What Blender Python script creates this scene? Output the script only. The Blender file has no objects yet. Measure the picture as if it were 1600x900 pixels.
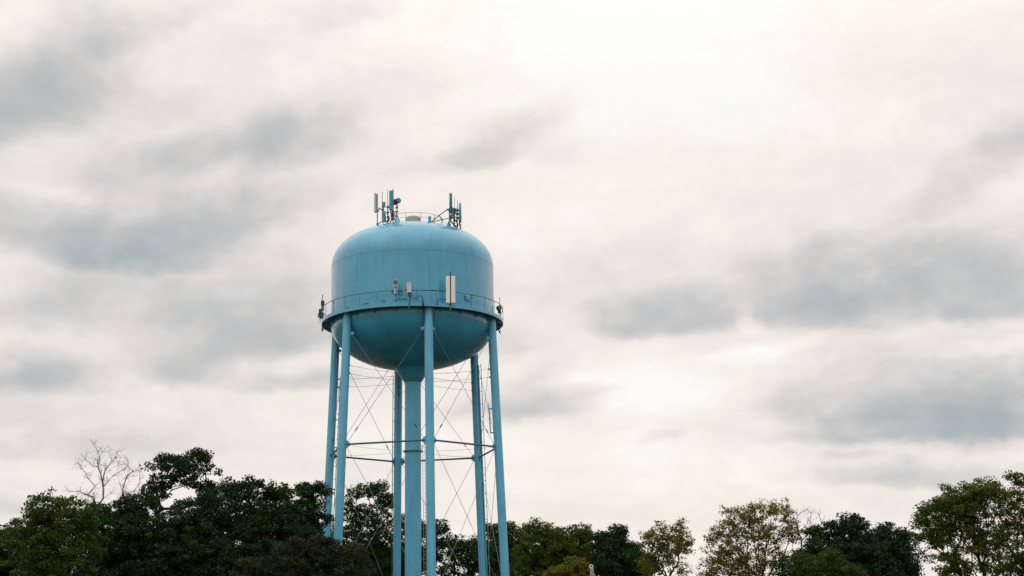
import bpy, math, random
import numpy as np
from mathutils import Vector, Matrix

rng = np.random.default_rng(7)
random.seed(7)
R = math.radians

# ------------------------------------------------------------------ camera
W, H = 1600.0, 900.0
F_PX = 2388.27
PITCH, ROLL = 0.2301, -0.0166
EYE = np.array([0.0, 0.0, 1.7])
_c, _s = math.cos(PITCH), math.sin(PITCH)
_r0 = np.array([1.0, 0, 0]); _u0 = np.array([0, -_s, _c]); FWD = np.array([0, _c, _s])
_cr, _sr = math.cos(ROLL), math.sin(ROLL)
RIGHT = _r0 * _cr + _u0 * _sr
UP = _u0 * _cr - _r0 * _sr

scene = bpy.context.scene
col = scene.collection
cam_data = bpy.data.cameras.new("camera")
cam = bpy.data.objects.new("camera", cam_data)
col.objects.link(cam)
m = Matrix(((RIGHT[0], UP[0], -FWD[0], EYE[0]), (RIGHT[1], UP[1], -FWD[1], EYE[1]),
            (RIGHT[2], UP[2], -FWD[2], EYE[2]), (0, 0, 0, 1)))
cam.matrix_world = m
cam_data.sensor_width = 36.0
cam_data.lens = F_PX / W * 36.0
cam_data.clip_start = 0.1
cam_data.clip_end = 20000
scene.camera = cam


def ray(px, py):
    d = FWD * F_PX + RIGHT * (px - 800) + UP * (450 - py)
    return d / np.linalg.norm(d)


def P(px, py, dep):
    """the place, at distance dep (metres along Y), seen at that pixel of the survey photograph"""
    d = ray(px, py)
    return EYE + d * (dep / d[1])


def azel(px, py):
    d = ray(px, py)
    return math.atan2(d[0], d[1]), math.asin(d[2])


# ------------------------------------------------------------------ world, sun, exposure
scene.view_settings.view_transform = 'Standard'
scene.view_settings.look = 'None'
scene.view_settings.exposure = 0.0
scene.view_settings.gamma = 1.0
SUN_EL, SUN_AZ = R(52), R(205)      # high, behind the camera and a little to its left

world = bpy.data.worlds.new("World")
scene.world = world
world.use_nodes = True
wt = world.node_tree
for n in list(wt.nodes):
    wt.nodes.remove(n)


def srgb(r, g, b):
    f = lambda c: ((c / 255) / 12.92 if c / 255 <= 0.04045 else ((c / 255 + 0.055) / 1.055) ** 2.4)
    return (f(r), f(g), f(b), 1.0)


class G:
    """small helper for node graphs"""
    def __init__(s, tree): s.t = tree
    def node(s, typ, **kw):
        n = s.t.nodes.new(typ)
        for k, v in kw.items(): setattr(n, k, v)
        return n
    def put(s, sock, v):
        if isinstance(v, bpy.types.NodeSocket): s.t.links.new(v, sock)
        elif v is not None: sock.default_value = v
    def math(s, op, a, b=None, c=None, clamp=False):
        n = s.node('ShaderNodeMath', operation=op, use_clamp=clamp)
        s.put(n.inputs[0], a); s.put(n.inputs[1], b); s.put(n.inputs[2], c)
        return n.outputs[0]
    def vec(s, x, y, z=0.0):
        n = s.node('ShaderNodeCombineXYZ')
        s.put(n.inputs[0], x); s.put(n.inputs[1], y); s.put(n.inputs[2], z)
        return n.outputs[0]
    def noise(s, v, scale, detail=4, rough=0.55, dist=0.0):
        n = s.node('ShaderNodeTexNoise')
        s.put(n.inputs['Vector'], v)
        n.inputs['Scale'].default_value = scale; n.inputs['Detail'].default_value = detail
        n.inputs['Roughness'].default_value = rough; n.inputs['Distortion'].default_value = dist
        return n
    def mapping(s, v, loc=(0, 0, 0), rot=(0, 0, 0), sc=(1, 1, 1), typ='POINT'):
        n = s.node('ShaderNodeMapping', vector_type=typ)
        s.put(n.inputs[0], v)
        n.inputs[1].default_value = loc; n.inputs[2].default_value = rot; n.inputs[3].default_value = sc
        return n.outputs[0]
    def maprange(s, v, a, b, c=0.0, d=1.0, smooth=False):
        n = s.node('ShaderNodeMapRange', interpolation_type='SMOOTHSTEP' if smooth else 'LINEAR')
        s.put(n.inputs[0], v)
        for i, x in enumerate((a, b, c, d)): n.inputs[i + 1].default_value = x
        return n.outputs[0]
    def ramp(s, v, stops, interp='LINEAR'):
        n = s.node('ShaderNodeValToRGB'); r = n.color_ramp; r.interpolation = interp
        while len(r.elements) < len(stops): r.elements.new(0.5)
        for e, (p, c) in zip(r.elements, stops): e.position = p; e.color = c
        s.put(n.inputs[0], v)
        return n.outputs[0]
    def mix(s, f, a, b, blend='MIX'):
        n = s.node('ShaderNodeMix', data_type='RGBA', blend_type=blend)
        s.put(n.inputs[0], f); s.put(n.inputs[6], a); s.put(n.inputs[7], b)
        return n.outputs[2]


g = G(wt)
sky = g.node('ShaderNodeTexSky', sky_type='NISHITA')
sky.sun_disc = False
sky.sun_elevation = SUN_EL
sky.sun_rotation = SUN_AZ
sky.air_density = 1.0; sky.dust_density = 2.0
tc = g.node('ShaderNodeTexCoord')
sep = g.node('ShaderNodeSeparateXYZ'); g.put(sep.inputs[0], tc.outputs['Generated'])
az = g.math('ARCTAN2', sep.outputs[0], sep.outputs[1])
el = g.math('ARCSINE', sep.outputs[2])
# one cloud deck seen in perspective
zz = g.math('ADD', g.math('ABSOLUTE', sep.outputs[2]), 0.16)
deck = g.vec(g.math('DIVIDE', sep.outputs[0], zz), g.math('DIVIDE', sep.outputs[1], zz), 0.0)
deck_r = g.mapping(deck, rot=(0, 0, R(-24)), sc=(1.0, 1.0, 1.0))
deck_s = g.mapping(deck_r, sc=(0.55, 1.5, 1.0))
n_big = g.noise(deck_s, 1.6, 4, 0.5, 0.3).outputs[0]
# ragged edges: the direction is warped before the cloud masses are looked up
ae = g.vec(az, el, 0.0)
def vmath(op, a, b):
    n = g.node('ShaderNodeVectorMath', operation=op); g.put(n.inputs[0], a)
    g.put(n.inputs[1], b); return n.outputs[0]
aes = g.mapping(ae, rot=(0, 0, R(-12)), sc=(1.0, 1.45, 1.0))
w1 = g.noise(aes, 9.0, 3, 0.5); w2 = g.noise(aes, 30.0, 5, 0.6)
o1 = vmath('MULTIPLY', vmath('SUBTRACT', w1.outputs[1], (.5, .5, .5)), (0.042, 0.016, 0))
o2 = vmath('MULTIPLY', vmath('SUBTRACT', w2.outputs[1], (.5, .5, .5)), (0.026, 0.017, 0))
aew = vmath('ADD', vmath('ADD', ae, o1), o2)
aesw = vmath('ADD', aes, vmath('MULTIPLY', vmath('SUBTRACT', w1.outputs[1], (.5, .5, .5)), (0.05, 0.05, 0)))
puff = g.noise(aesw, 21.0, 6, 0.55).outputs[0]
wisp = g.noise(g.mapping(aesw, sc=(1.0, 2.0, 1.0)), 60.0, 5, 0.6).outputs[0]
# cloud masses: centre, half widths (survey pixels), tilt in degrees, weight, how much flatter the base is
CLOUDS = [
    (80, 120, 190, 75, 28, .31, 1.3), (30, 180, 140, 60, 20, .30, 1.5), (190, 60, 120, 30, 22, .18, 1.2),
    (450, 230, 125, 66, 8, .34, 1.7), (300, 240, 180, 40, 14, .26, 1.2), (800, 212, 115, 42, 24, .22, 1.5), (730, 255, 110, 34, 10, .24, 1.8), (870, 230, 60, 40, 20, .08, 1.4),
    (215, 350, 230, 60, 5, .34, 1.6), (215, 398, 175, 52, 0, .56, 2.2), (215, 415, 110, 30, 0, .24, 2.0), (400, 330, 130, 40, 10, .20, 1.3),
    (400, 470, 180, 50, 4, .22, 1.2), (440, 530, 190, 55, 4, .44, 2.0), (300, 585, 70, 38, 0, .36, 1.8), (55, 590, 90, 40, 0, .42, 1.8),
    (120, 470, 200, 50, 4, .20, 1.2), (480, 598, 90, 18, 0, .26, 1.6), (20, 350, 80, 50, 0, .16, 1.4),
    (1040, 500, 130, 54, 2, .46, 2.4), (985, 520, 50, 26, 4, .16, 2.0), (1370, 460, 225, 80, 2, .45, 3.0), (1300, 495, 130, 40, 0, .26, 2.4), (1420, 500, 150, 30, 0, .16, 2.0),
    (1570, 480, 130, 70, 0, .46, 2.6), (1480, 640, 270, 60, -3, .60, 2.4), (1460, 678, 215, 36, -1, .66, 2.2), (1580, 690, 120, 30, 0, .20, 2.0),
    (1570, 610, 120, 30, -4, .16, 1.4), (1330, 712, 50, 12, 0, .18, 1.6), (1440, 745, 200, 22, -2, .30, 1.6), (830, 635, 105, 40, 3, .36, 2.6), (760, 655, 80, 26, 0, .16, 2.0),
    (790, 530, 90, 40, 0, .20, 1.6), (1560, 245, 150, 44, 26, .24, 1.4), (1320, 370, 130, 30, 24, .11, 1.3), (1480, 400, 160, 40, 10, .18, 1.3),
    (1200, 420, 120, 40, 5, .12, 1.2), (1020, 685, 45, 12, 8, .18, 1.5), (960, 420, 260, 60, 5, .12, 1.2), (850, 580, 60, 26, 10, .18, 1.4), (930, 610, 50, 14, 0, .10, 1.4),
    (560, 160, 160, 50, 15, .10, 1.2), (80, 700, 260, 26, 0, .12, 1.3), (20, 795, 130, 22, 0, .18, 1.3), (520, 20, 120, 30, 8, .12, 1.2),
    (1480, 560, 180, 34, 0, .12, 1.2),
    # the general veil over either side
    (150, 360, 520, 420, 0, .15, 1.0), (1420, 480, 420, 330, 0, .10, 1.0),
    # openings where the deck is thin
    (1050, 80, 480, 290, 0, -.105, 1.0), (980, 10, 230, 130, 0, -.03, 1.0), (1030, 605, 150, 50, 0, -.14, 1.0), (1190, 545, 110, 14, 6, -.16, 1.0), (1560, 545, 110, 12, 0, -.14, 1.0),
    (1160, 490, 26, 30, 0, -.20, 1.0), (360, 250, 50, 16, 20, -.14, 1.0), (330, 460, 70, 14, 5, -.10, 1.0), (130, 300, 60, 16, 0, -.10, 1.0),
]
total = None
PXR = 1.0 / F_PX
for (px, py, rx, ry, tilt, wgt, flat) in CLOUDS:
    a0, e0 = azel(px, py)
    v = vmath('SUBTRACT', aew, (a0, e0, 0))
    v = g.mapping(v, rot=(0, 0, R(-tilt)))
    v = g.mapping(v, sc=(1 / (rx * PXR), 1 / (ry * PXR), 1))
    if flat > 1.01:
        sp = g.node('ShaderNodeSeparateXYZ'); g.put(sp.inputs[0], v)
        yy = g.math('MAXIMUM', sp.outputs[1], g.math('MULTIPLY', sp.outputs[1], -flat))
        v = g.vec(sp.outputs[0], yy, 0)
    ln = g.node('ShaderNodeVectorMath', operation='LENGTH'); g.put(ln.inputs[0], v)
    b = g.maprange(ln.outputs['Value'], 1.45, 0.15, 0.0, wgt, True)
    total = b if total is None else g.math('ADD', total, b)
# outside the surveyed masses the same kind of deck goes on
pf = g.math('SUBTRACT', puff, 0.5)
base = g.math('ADD', g.math('MULTIPLY', g.math('SUBTRACT', n_big, 0.5), 0.40), 0.140)
body = g.math('MULTIPLY', total, g.math('ADD', g.math('MULTIPLY', pf, 1.35), 1.0))
dens = g.math('ADD', g.math('ADD', body, base), g.math('ADD', g.math('MULTIPLY', pf, 0.30), g.math('MULTIPLY', g.math('SUBTRACT', wisp, 0.5), 0.10)))
dens = g.math('MAXIMUM', dens, 0.0)
dens = g.math('SUBTRACT', 1.0, g.math('EXPONENT', g.math('MULTIPLY', dens, -1.25)))
cloud = g.ramp(dens, [(0.0, srgb(255, 254, 246)), (0.12, srgb(251, 243, 235)), (0.26, srgb(240, 231, 225)),
                      (0.40, srgb(221, 216, 213)), (0.56, srgb(199, 199, 199)), (0.74, srgb(176, 184, 188)), (1.0, srgb(152, 165, 174))])
# an overcast deck is brighter overhead than at the horizon
lift = g.maprange(sep.outputs[2], 0.35, 1.0, 1.0, 1.9)
cloud = g.mix(1.0, cloud, g.vec(lift, lift, lift), 'MULTIPLY')
cloud10 = g.mix(1.0, cloud, (10.0, 10.0, 10.0, 1), 'MULTIPLY')
skycol = g.mix(0.97, sky.outputs[0], cloud10)
bg = g.node('ShaderNodeBackground'); bg.inputs['Strength'].default_value = 0.1
g.put(bg.inputs[0], skycol)
out = g.node('ShaderNodeOutputWorld'); g.put(out.inputs[0], bg.outputs[0])
try:
    world.cycles.sampling_method = 'MANUAL'; world.cycles.sample_map_resolution = 512
except Exception:
    pass

sun_data = bpy.data.lights.new("sun", 'SUN')
sun_data.energy = 0.5
sun_data.angle = R(70)
sun_data.color = (1.0, 0.96, 0.9)
sun = bpy.data.objects.new("sun", sun_data)
col.objects.link(sun)
sd = Vector((math.sin(SUN_AZ) * math.cos(SUN_EL), math.cos(SUN_AZ) * math.cos(SUN_EL), math.sin(SUN_EL)))
sun.rotation_euler = (-sd).to_track_quat('-Z', 'Y').to_euler()
sun.location = (0, 0, 80)


# ------------------------------------------------------------------ materials
def material(name, build):
    mt = bpy.data.materials.new(name); mt.use_nodes = True
    t = mt.node_tree
    for n in list(t.nodes): t.nodes.remove(n)
    gg = G(t)
    o = gg.node('ShaderNodeOutputMaterial')
    p = gg.node('ShaderNodeBsdfPrincipled')
    t.links.new(p.outputs[0], o.inputs[0])
    build(gg, p, o)
    return mt


def paint(name, rgb, rough=0.42, streak=0.5, fine=0.10, coat=0.0):
    """brushed steel paint: chalky patches, run-off streaks, a little orange peel"""
    def b(gg, p, o):
        c = gg.node('ShaderNodeTexCoord').outputs['Object']
        n1 = gg.noise(c, 0.35, 4, 0.6).outputs[0]
        n2 = gg.noise(gg.mapping(c, sc=(1.6, 1.6, 0.12)), 1.6, 4, 0.6).outputs[0]
        n3 = gg.noise(c, 7.0, 3, 0.6).outputs[0]
        dark = tuple(x * 0.70 for x in rgb[:3]) + (1,)
        lite = tuple(min(1, x * 1.16 + 0.012) for x in rgb[:3]) + (1,)
        f = gg.math('ADD', gg.math('MULTIPLY', gg.math('SUBTRACT', n1, .5), 1.1),
                    gg.math('MULTIPLY', gg.math('SUBTRACT', n2, .5), streak))
        f = gg.math('ADD', f, gg.math('MULTIPLY', gg.math('SUBTRACT', n3, .5), fine * 8))
        f = gg.math('ADD', f, 0.55, clamp=True)
        grime = gg.noise(gg.mapping(c, sc=(2.6, 2.6, 0.22)), 1.3, 5, 0.65).outputs[0]
        speck = gg.noise(c, 5.5, 4, 0.7).outputs[0]
        gm_ = gg.math('ADD', gg.maprange(grime, .56, .74, 0, .38), gg.maprange(speck, .66, .76, 0, .35), clamp=True)
        gg.put(p.inputs['Base Color'], gg.mix(gm_, gg.mix(f, dark, lite), (0.085, 0.105, 0.105, 1)))
        gg.put(p.inputs['Roughness'], gg.maprange(n3, .3, .7, rough - .05, rough + .12))
        p.inputs['Coat Weight'].default_value = coat; p.inputs['Coat Roughness'].default_value = 0.16
        bp = gg.node('ShaderNodeBump'); bp.inputs['Strength'].default_value = 0.12; bp.inputs['Distance'].default_value = 0.02
        gg.put(bp.inputs['Height'], gg.noise(c, 2.2, 4, 0.5).outputs[0])
        gg.put(p.inputs['Normal'], bp.outputs[0])
    return material(name, b)


def plain(name, rgb, rough=0.5, metal=0.0, var=0.35, scale=6.0):
    def b(gg, p, o):
        c = gg.node('ShaderNodeTexCoord').outputs['Object']
        n = gg.noise(c, scale, 4, 0.6).outputs[0]
        lo = tuple(x * (1 - var) for x in rgb) + (1,); hi = tuple(min(1, x * (1 + var * .5)) for x in rgb) + (1,)
        gg.put(p.inputs['Base Color'], gg.mix(n, lo, hi))
        p.inputs['Roughness'].default_value = rough; p.inputs['Metallic'].default_value = metal
    return material(name, b)


def leafmat(name, c0, c1, c2, trans=0.3, tcol=None):
    """leaf colour runs from c0 over c1 to the turning colour c2 by a random number kept per leaf"""
    def b(gg, p, o):
        a = gg.node('ShaderNodeAttribute'); a.attribute_name = 'tint'
        cc = gg.ramp(a.outputs['Fac'], [(0.0, c0 + (1,)), (0.55, c1 + (1,)), (1.0, c2 + (1,))])
        gg.put(p.inputs['Base Color'], cc)
        p.inputs['Roughness'].default_value = 0.55
        p.inputs['Specular IOR Level'].default_value = 0.12
        tr = gg.node('ShaderNodeBsdfTranslucent')
        gg.put(tr.inputs[0], gg.mix(1.0, cc, (1.25, 1.2, 0.55, 1), 'MULTIPLY'))
        mx = gg.node('ShaderNodeMixShader'); mx.inputs[0].default_value = trans
        gg.t.links.new(p.outputs[0], mx.inputs[1]); gg.t.links.new(tr.outputs[0], mx.inputs[2])
        gg.t.links.new(mx.outputs[0], o.inputs[0])
    return material(name, b)


BLUE = (0.036, 0.305, 0.475)
BLUE_LEG = (0.084, 0.372, 0.560)
M = {
    'tank': paint('tank_paint', BLUE, 0.27, 0.9, 0.08, 0.5),
    'leg': paint('leg_paint', BLUE_LEG, 0.38, 0.25, 0.04),
    'teal': paint('teal_paint', (0.05, 0.24, 0.33), 0.5, 0.3, 0.05),
    'rod': plain('rod_paint', (0.12, 0.26, 0.30), 0.5),
    'redrod': plain('primer_red', (0.28, 0.10, 0.07), 0.7),
    'strut': plain('strut_paint', (0.045, 0.12, 0.17), 0.5),
    'rail': plain('rail_paint', (0.03, 0.10, 0.14), 0.5),
    'steel': plain('galvanised', (0.30, 0.31, 0.32), 0.45, 0.5),
    'dark': plain('dark_fitting', (0.018, 0.03, 0.038), 0.5),
    'black': plain('cable_rubber', (0.012, 0.014, 0.016), 0.55),
    'white': plain('white_radome', (0.72, 0.70, 0.68), 0.45, 0, 0.08, 2.0),
    'lightgrey': plain('light_grey_radome', (0.52, 0.50, 0.49), 0.5, 0, 0.12, 3.0),
    'grey': plain('grey_radome', (0.42, 0.42, 0.42), 0.5, 0, 0.15, 3.0),
    'pale': plain('pale_green_radome', (0.42, 0.47, 0.40), 0.5, 0, 0.15, 3.0),
    'cream': plain('cream_cowl', (0.44, 0.43, 0.37), 0.6, 0, 0.2, 3.0),
    'sky_blue': paint('light_blue_radome', (0.14, 0.42, 0.55), 0.45, 0.2, 0.04),
    'concrete': plain('concrete', (0.32, 0.31, 0.29), 0.9),
    'bark': plain('bark', (0.020, 0.017, 0.015), 0.95, 0, 0.5, 3.0),
    'bark_pale': plain('bark_pale', (0.10, 0.085, 0.080), 0.9, 0, 0.4, 3.0),
    'wood': plain('weathered_wood', (0.30, 0.27, 0.23), 0.9, 0, 0.45, 8.0),
    'l_dark': leafmat('leaf_dark', (0.009, 0.029, 0.012), (0.017, 0.047, 0.015), (0.040, 0.076, 0.018), 0.18),
    'l_green': leafmat('leaf_green', (0.014, 0.040, 0.013), (0.029, 0.067, 0.015), (0.078, 0.105, 0.018), 0.28),
    'l_olive': leafmat('leaf_olive', (0.044, 0.082, 0.015), (0.100, 0.130, 0.018), (0.200, 0.165, 0.022), 0.44),
    'l_gold': leafmat('leaf_gold', (0.095, 0.118, 0.018), (0.185, 0.168, 0.022), (0.310, 0.180, 0.022), 0.48),
    'l_brown': leafmat('leaf_brown', (0.012, 0.028, 0.012), (0.024, 0.038, 0.014), (0.058, 0.052, 0.020), 0.20),
}


def ground_mat(gg, p, o):
    c = gg.node('ShaderNodeTexCoord').outputs['Object']
    n = gg.noise(c, 0.08, 6, 0.6).outputs[0]; n2 = gg.noise(c, 3.0, 4, 0.6).outputs[0]
    a = gg.mix(n, (0.020, 0.034, 0.014, 1), (0.042, 0.052, 0.022, 1))
    gg.put(p.inputs['Base Color'], gg.mix(gg.math('MULTIPLY', n2, .5), a, (0.05, 0.045, 0.03, 1)))
    p.inputs['Roughness'].default_value = 0.95
M['ground'] = material('meadow', ground_mat)


# ------------------------------------------------------------------ mesh helpers
class MB:
    def __init__(s): s.v = []; s.f = []; s.sm = []
    def add(s, vs, fs, smooth=False):
        o = len(s.v); s.v += [tuple(map(float, v)) for v in vs]
        s.f += [tuple(i + o for i in f) for f in fs]; s.sm += [smooth] * len(fs)
        return s
    def box(s, c, size, rz=0.0, bev=0.0):
        c = np.asarray(c, float); x, y, z = np.asarray(size, float) / 2
        ca, sa = math.cos(rz), math.sin(rz)
        if bev <= 0:
            pts = [(a * x, b * y, d * z) for d in (-1, 1) for a, b in ((-1, -1), (1, -1), (1, 1), (-1, 1))]
            fs = [(3, 2, 1, 0), (4, 5, 6, 7), (0, 1, 5, 4), (1, 2, 6, 5), (2, 3, 7, 6), (3, 0, 4, 7)]
        else:
            e = min(bev, x * .6, y * .6, z * .6); prof = []
            for zz_, k in ((-z, e), (-z + e, 0), (z - e, 0), (z, e)):
                X, Y = x - k, y - k
                prof.append([(-X, -Y + e * .6, zz_), (-X + e * .6, -Y, zz_), (X - e * .6, -Y, zz_), (X, -Y + e * .6, zz_),
                             (X, Y - e * .6, zz_), (X - e * .6, Y, zz_), (-X + e * .6, Y, zz_), (-X, Y - e * .6, zz_)])
            pts = [p for r_ in prof for p in r_]
            fs = [tuple(range(7, -1, -1)), tuple(range(24, 32))]
            for k in range(3):
                for i in range(8):
                    j = (i + 1) % 8; fs.append((k * 8 + i, k * 8 + j, k * 8 + 8 + j, k * 8 + 8 + i))
        pts = [(c[0] + p[0] * ca - p[1] * sa, c[1] + p[0] * sa + p[1] * ca, c[2] + p[2]) for p in pts]
        return s.add(pts, fs)
    def tube(s, a, b, r0, r1=None, n=8, caps=True):
        a = np.asarray(a, float); b = np.asarray(b, float); r1 = r0 if r1 is None else r1
        d = b - a; L = np.linalg.norm(d)
        if L < 1e-6: return s
        d /= L; up = np.array([0, 0, 1.0]) if abs(d[2]) < .95 else np.array([1.0, 0, 0])
        u = np.cross(d, up); u /= np.linalg.norm(u); w = np.cross(d, u)
        t = np.arange(n) * 2 * math.pi / n
        ring = np.outer(np.cos(t), u) + np.outer(np.sin(t), w)
        vs = list(a + ring * r0) + list(b + ring * r1)
        s.add(vs, [(i, i + n, (i + 1) % n + n, (i + 1) % n) for i in range(n)], n > 4)
        if caps: s.add(vs, [tuple(range(n)), tuple(range(2 * n - 1, n - 1, -1))])
        return s
    def path(s, pts, r, n=6):
        for a, b in zip(pts[:-1], pts[1:]): s.tube(a, b, r, r, n)
        return s
    def lathe(s, c, prof, n=64, a0=0.0, smooth=True, close=True):
        c = np.asarray(c, float); t = a0 + np.arange(n) * 2 * math.pi / n; vs = []
        for r_, z_ in prof:
            vs += [(c[0] + r_ * math.cos(a), c[1] + r_ * math.sin(a), c[2] + z_) for a in t]
        fs = []
        for k in range(len(prof) - 1):
            for i in range(n):
                j = (i + 1) % n; fs.append((k * n + i, k * n + j, k * n + n + j, k * n + n + i))
        return s.add(vs, fs, smooth)
    def ring(s, c, rad, r, n=96, m=6):
        c = np.asarray(c, float); vs = []; fs = []
        for i in range(n):
            a = i * 2 * math.pi / n
            for k in range(m):
                b = k * 2 * math.pi / m; q = rad + r * math.cos(b)
                vs.append((c[0] + q * math.cos(a), c[1] + q * math.sin(a), c[2] + r * math.sin(b)))
        for i in range(n):
            for k in range(m):
                fs.append((i * m + k, ((i + 1) % n) * m + k, ((i + 1) % n) * m + (k + 1) % m, i * m + (k + 1) % m))
        return s.add(vs, fs, True)
    def build(s, name, mat, parent=None, kind=None):
        me = bpy.data.meshes.new(name)
        org = np.zeros(3)
        if parent is not None:
            org = np.array(parent.matrix_world.translation if parent.parent is None else wloc(parent))
        v = np.array(s.v) - org
        me.from_pydata(v.tolist(), [], s.f)
        me.polygons.foreach_set('use_smooth', s.sm)
        me.materials.append(M[mat] if isinstance(mat, str) else mat)
        me.update()
        o = bpy.data.objects.new(name, me); col.objects.link(o)
        if parent is not None: o.parent = parent
        if kind: o['kind'] = kind
        return o


def wloc(o):
    v = Vector((0, 0, 0))
    while o is not None: v += o.location; o = o.parent
    return v


def thing(name, label, cat, loc, group=None):
    o = bpy.data.objects.new(name, None); col.objects.link(o)
    o.location = tuple(map(float, loc)); o.empty_display_size = 0.3
    o.matrix_world = Matrix.Translation(Vector(tuple(map(float, loc))))
    o['label'] = label; o['category'] = cat
    if group: o['group'] = group
    return o


# ------------------------------------------------------------------ ground
gm = MB()
N_G = 40
xs = np.concatenate([-np.geomspace(6000, 10, N_G // 2), np.geomspace(10, 6000, N_G // 2)])
gv = [(x, y + 120, 0.0) for y in xs for x in xs]
gf = [(j * N_G + i, j * N_G + i + 1, (j + 1) * N_G + i + 1, (j + 1) * N_G + i) for j in range(N_G - 1) for i in range(N_G - 1)]
gm.add(gv, gf)
gr = gm.build('ground', 'ground'); gr['kind'] = 'structure'

# ------------------------------------------------------------------ water tower
TX, TY = -9.34, 139.98
E0 = 1.7
Z_BAL = 29.55 + E0      # balcony rim
Z_STR = 17.54 + E0      # strut ring
Z_LOW = 4.4 + E0
PHI = 0.2476
R_SH = 7.6
Z_SPR = 34.75 + E0      # where the dome starts
DOME_H = 4.05
BOWL_H = 4.15
Z_BOWL = Z_BAL - 0.25


def leg_pt(k, z, off=0.0):
    a = PHI + R(60 * k) - math.pi / 2
    rr = 7.6824 + 0.0408 * (Z_BAL - z) + off
    return np.array([TX + rr * math.cos(a), TY + rr * math.sin(a), z])


tower = thing('water_tower', 'tall light blue six-legged water tower with a domed tank rising above the trees', 'water tower', (TX, TY, 0))
ctr = (TX, TY, 0)
# dome: eight rows of plates, slightly proud weld beads
DX = 2.28               # the dome is a little fuller than an ellipse
def dome_prof(t): return max(0.02, R_SH * math.cos(t) ** (2 / DX)), Z_SPR + DOME_H * math.sin(t) ** (2 / DX)
prof = [dome_prof(t) for t in np.linspace(0, math.pi / 2 - .0005, 40)]
MB().lathe(ctr, prof, 128).build('dome', 'tank', tower)
MB().lathe(ctr, [(R_SH, Z_BOWL), (R_SH, Z_SPR)], 128).build('shell', 'tank', tower)
bw = [(max(1.15, R_SH * math.cos(t)), Z_BOWL - BOWL_H * math.sin(t)) for t in np.linspace(0, math.pi / 2 - 0.15, 26)]
zb = bw[-1][1]
MB().lathe(ctr, bw, 128).build('bowl', 'tank', tower)
MB().lathe(ctr, [(1.75, zb + 0.2), (1.42, zb - 0.25), (1.12, zb - 0.75), (0.93, zb - 1.05), (0.80, zb - 1.2)], 48).build('riser_cone', 'tank', tower)
for zr in (20.5, 12.0, 6.0): MB().ring(ctr[:2] + (zr,), 0.748, 0.014, 48, 5).build('weld_seam', 'leg', tower)
MB().lathe(ctr, [(0.752, zb - 1.15), (0.752, 0.0)], 48).build('riser_pipe', 'leg', tower)
MB().lathe(ctr, [(0.752, Z_STR + .06), (0.88, Z_STR + .06), (0.88, Z_STR - .06), (0.752, Z_STR - .06)], 48, smooth=False).build('riser_collar', 'strut', tower)
MB().ring(ctr[:2] + (zb - 1.25,), 0.755, 0.03, 48, 6).build('weld_seam', 'tank', tower)
# weld beads round the shell and up the dome
for z_, r_ in ((Z_SPR, R_SH + .004), (Z_SPR - 2.4, R_SH - .004)):
    MB().ring(ctr[:2] + (z_,), r_ - .004, 0.016, 128, 5).build('weld_seam', 'tank', tower)
for t in (0.62, 1.12):
    MB().ring(ctr[:2] + (dome_prof(t)[1],), dome_prof(t)[0] - .004, 0.012, 128, 5).build('weld_seam', 'tank', tower)
for k in range(16):
    a = R(22.5 * k + 7)
    z0, z1 = (Z_BAL, Z_SPR - 2.4) if k % 2 else (Z_SPR - 2.4, Z_SPR)
    p = np.array([TX + R_SH * math.cos(a), TY + R_SH * math.sin(a), z0]); q = p.copy(); q[2] = z1
    MB().tube(p, q, 0.009, n=4).build('weld_seam', 'tank', tower)

# balcony
R_B = 8.47
MB().lathe(ctr, [(R_SH - .02, Z_BAL - 0.02), (R_B - .02, Z_BAL - 0.02), (R_B - .02, Z_BAL - 0.07), (R_SH - .02, Z_BAL - 0.07)], 128, smooth=False).build('balcony_floor', 'tank', tower)
MB().lathe(ctr, [(R_B - .04, Z_BAL + .10), (R_B, Z_BAL + .10), (R_B, Z_BAL - .20), (R_B - .10, Z_BAL - .20), (R_B - .10, Z_BAL - .16), (R_B - .04, Z_BAL - .16), (R_B - .04, Z_BAL + .10)], 128, smooth=False).build('balcony_edge', 'tank', tower)
MB().lathe(ctr, [(R_SH - .05, Z_BAL - .28), (R_SH + .16, Z_BAL - .28), (R_SH + .16, Z_BAL - .34), (R_SH - .05, Z_BAL - .34)], 128, smooth=False).build('girder_flange', 'tank', tower)
Z_RAIL = Z_BAL + 1.22
MB().ring(ctr[:2] + (Z_RAIL,), R_B - .02, 0.032, 160, 6).build('handrail', 'rail', tower)
post_me = None
for k in range(30):
    a = R(12 * k + 0) - math.pi / 2 + R(6)
    p = np.array([TX + (R_B - .02) * math.cos(a), TY + (R_B - .02) * math.sin(a), Z_BAL])
    if post_me is None:
        o = MB().tube((0, 0, 0.09), (0, 0, 1.20), 0.022, n=6).build('rail_post', 'rail')
        post_me = o.data; bpy.data.objects.remove(o)
    o = bpy.data.objects.new('rail_post', post_me); col.objects.link(o); o.parent = tower
    o.location = (p[0] - TX, p[1] - TY, p[2])
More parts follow.
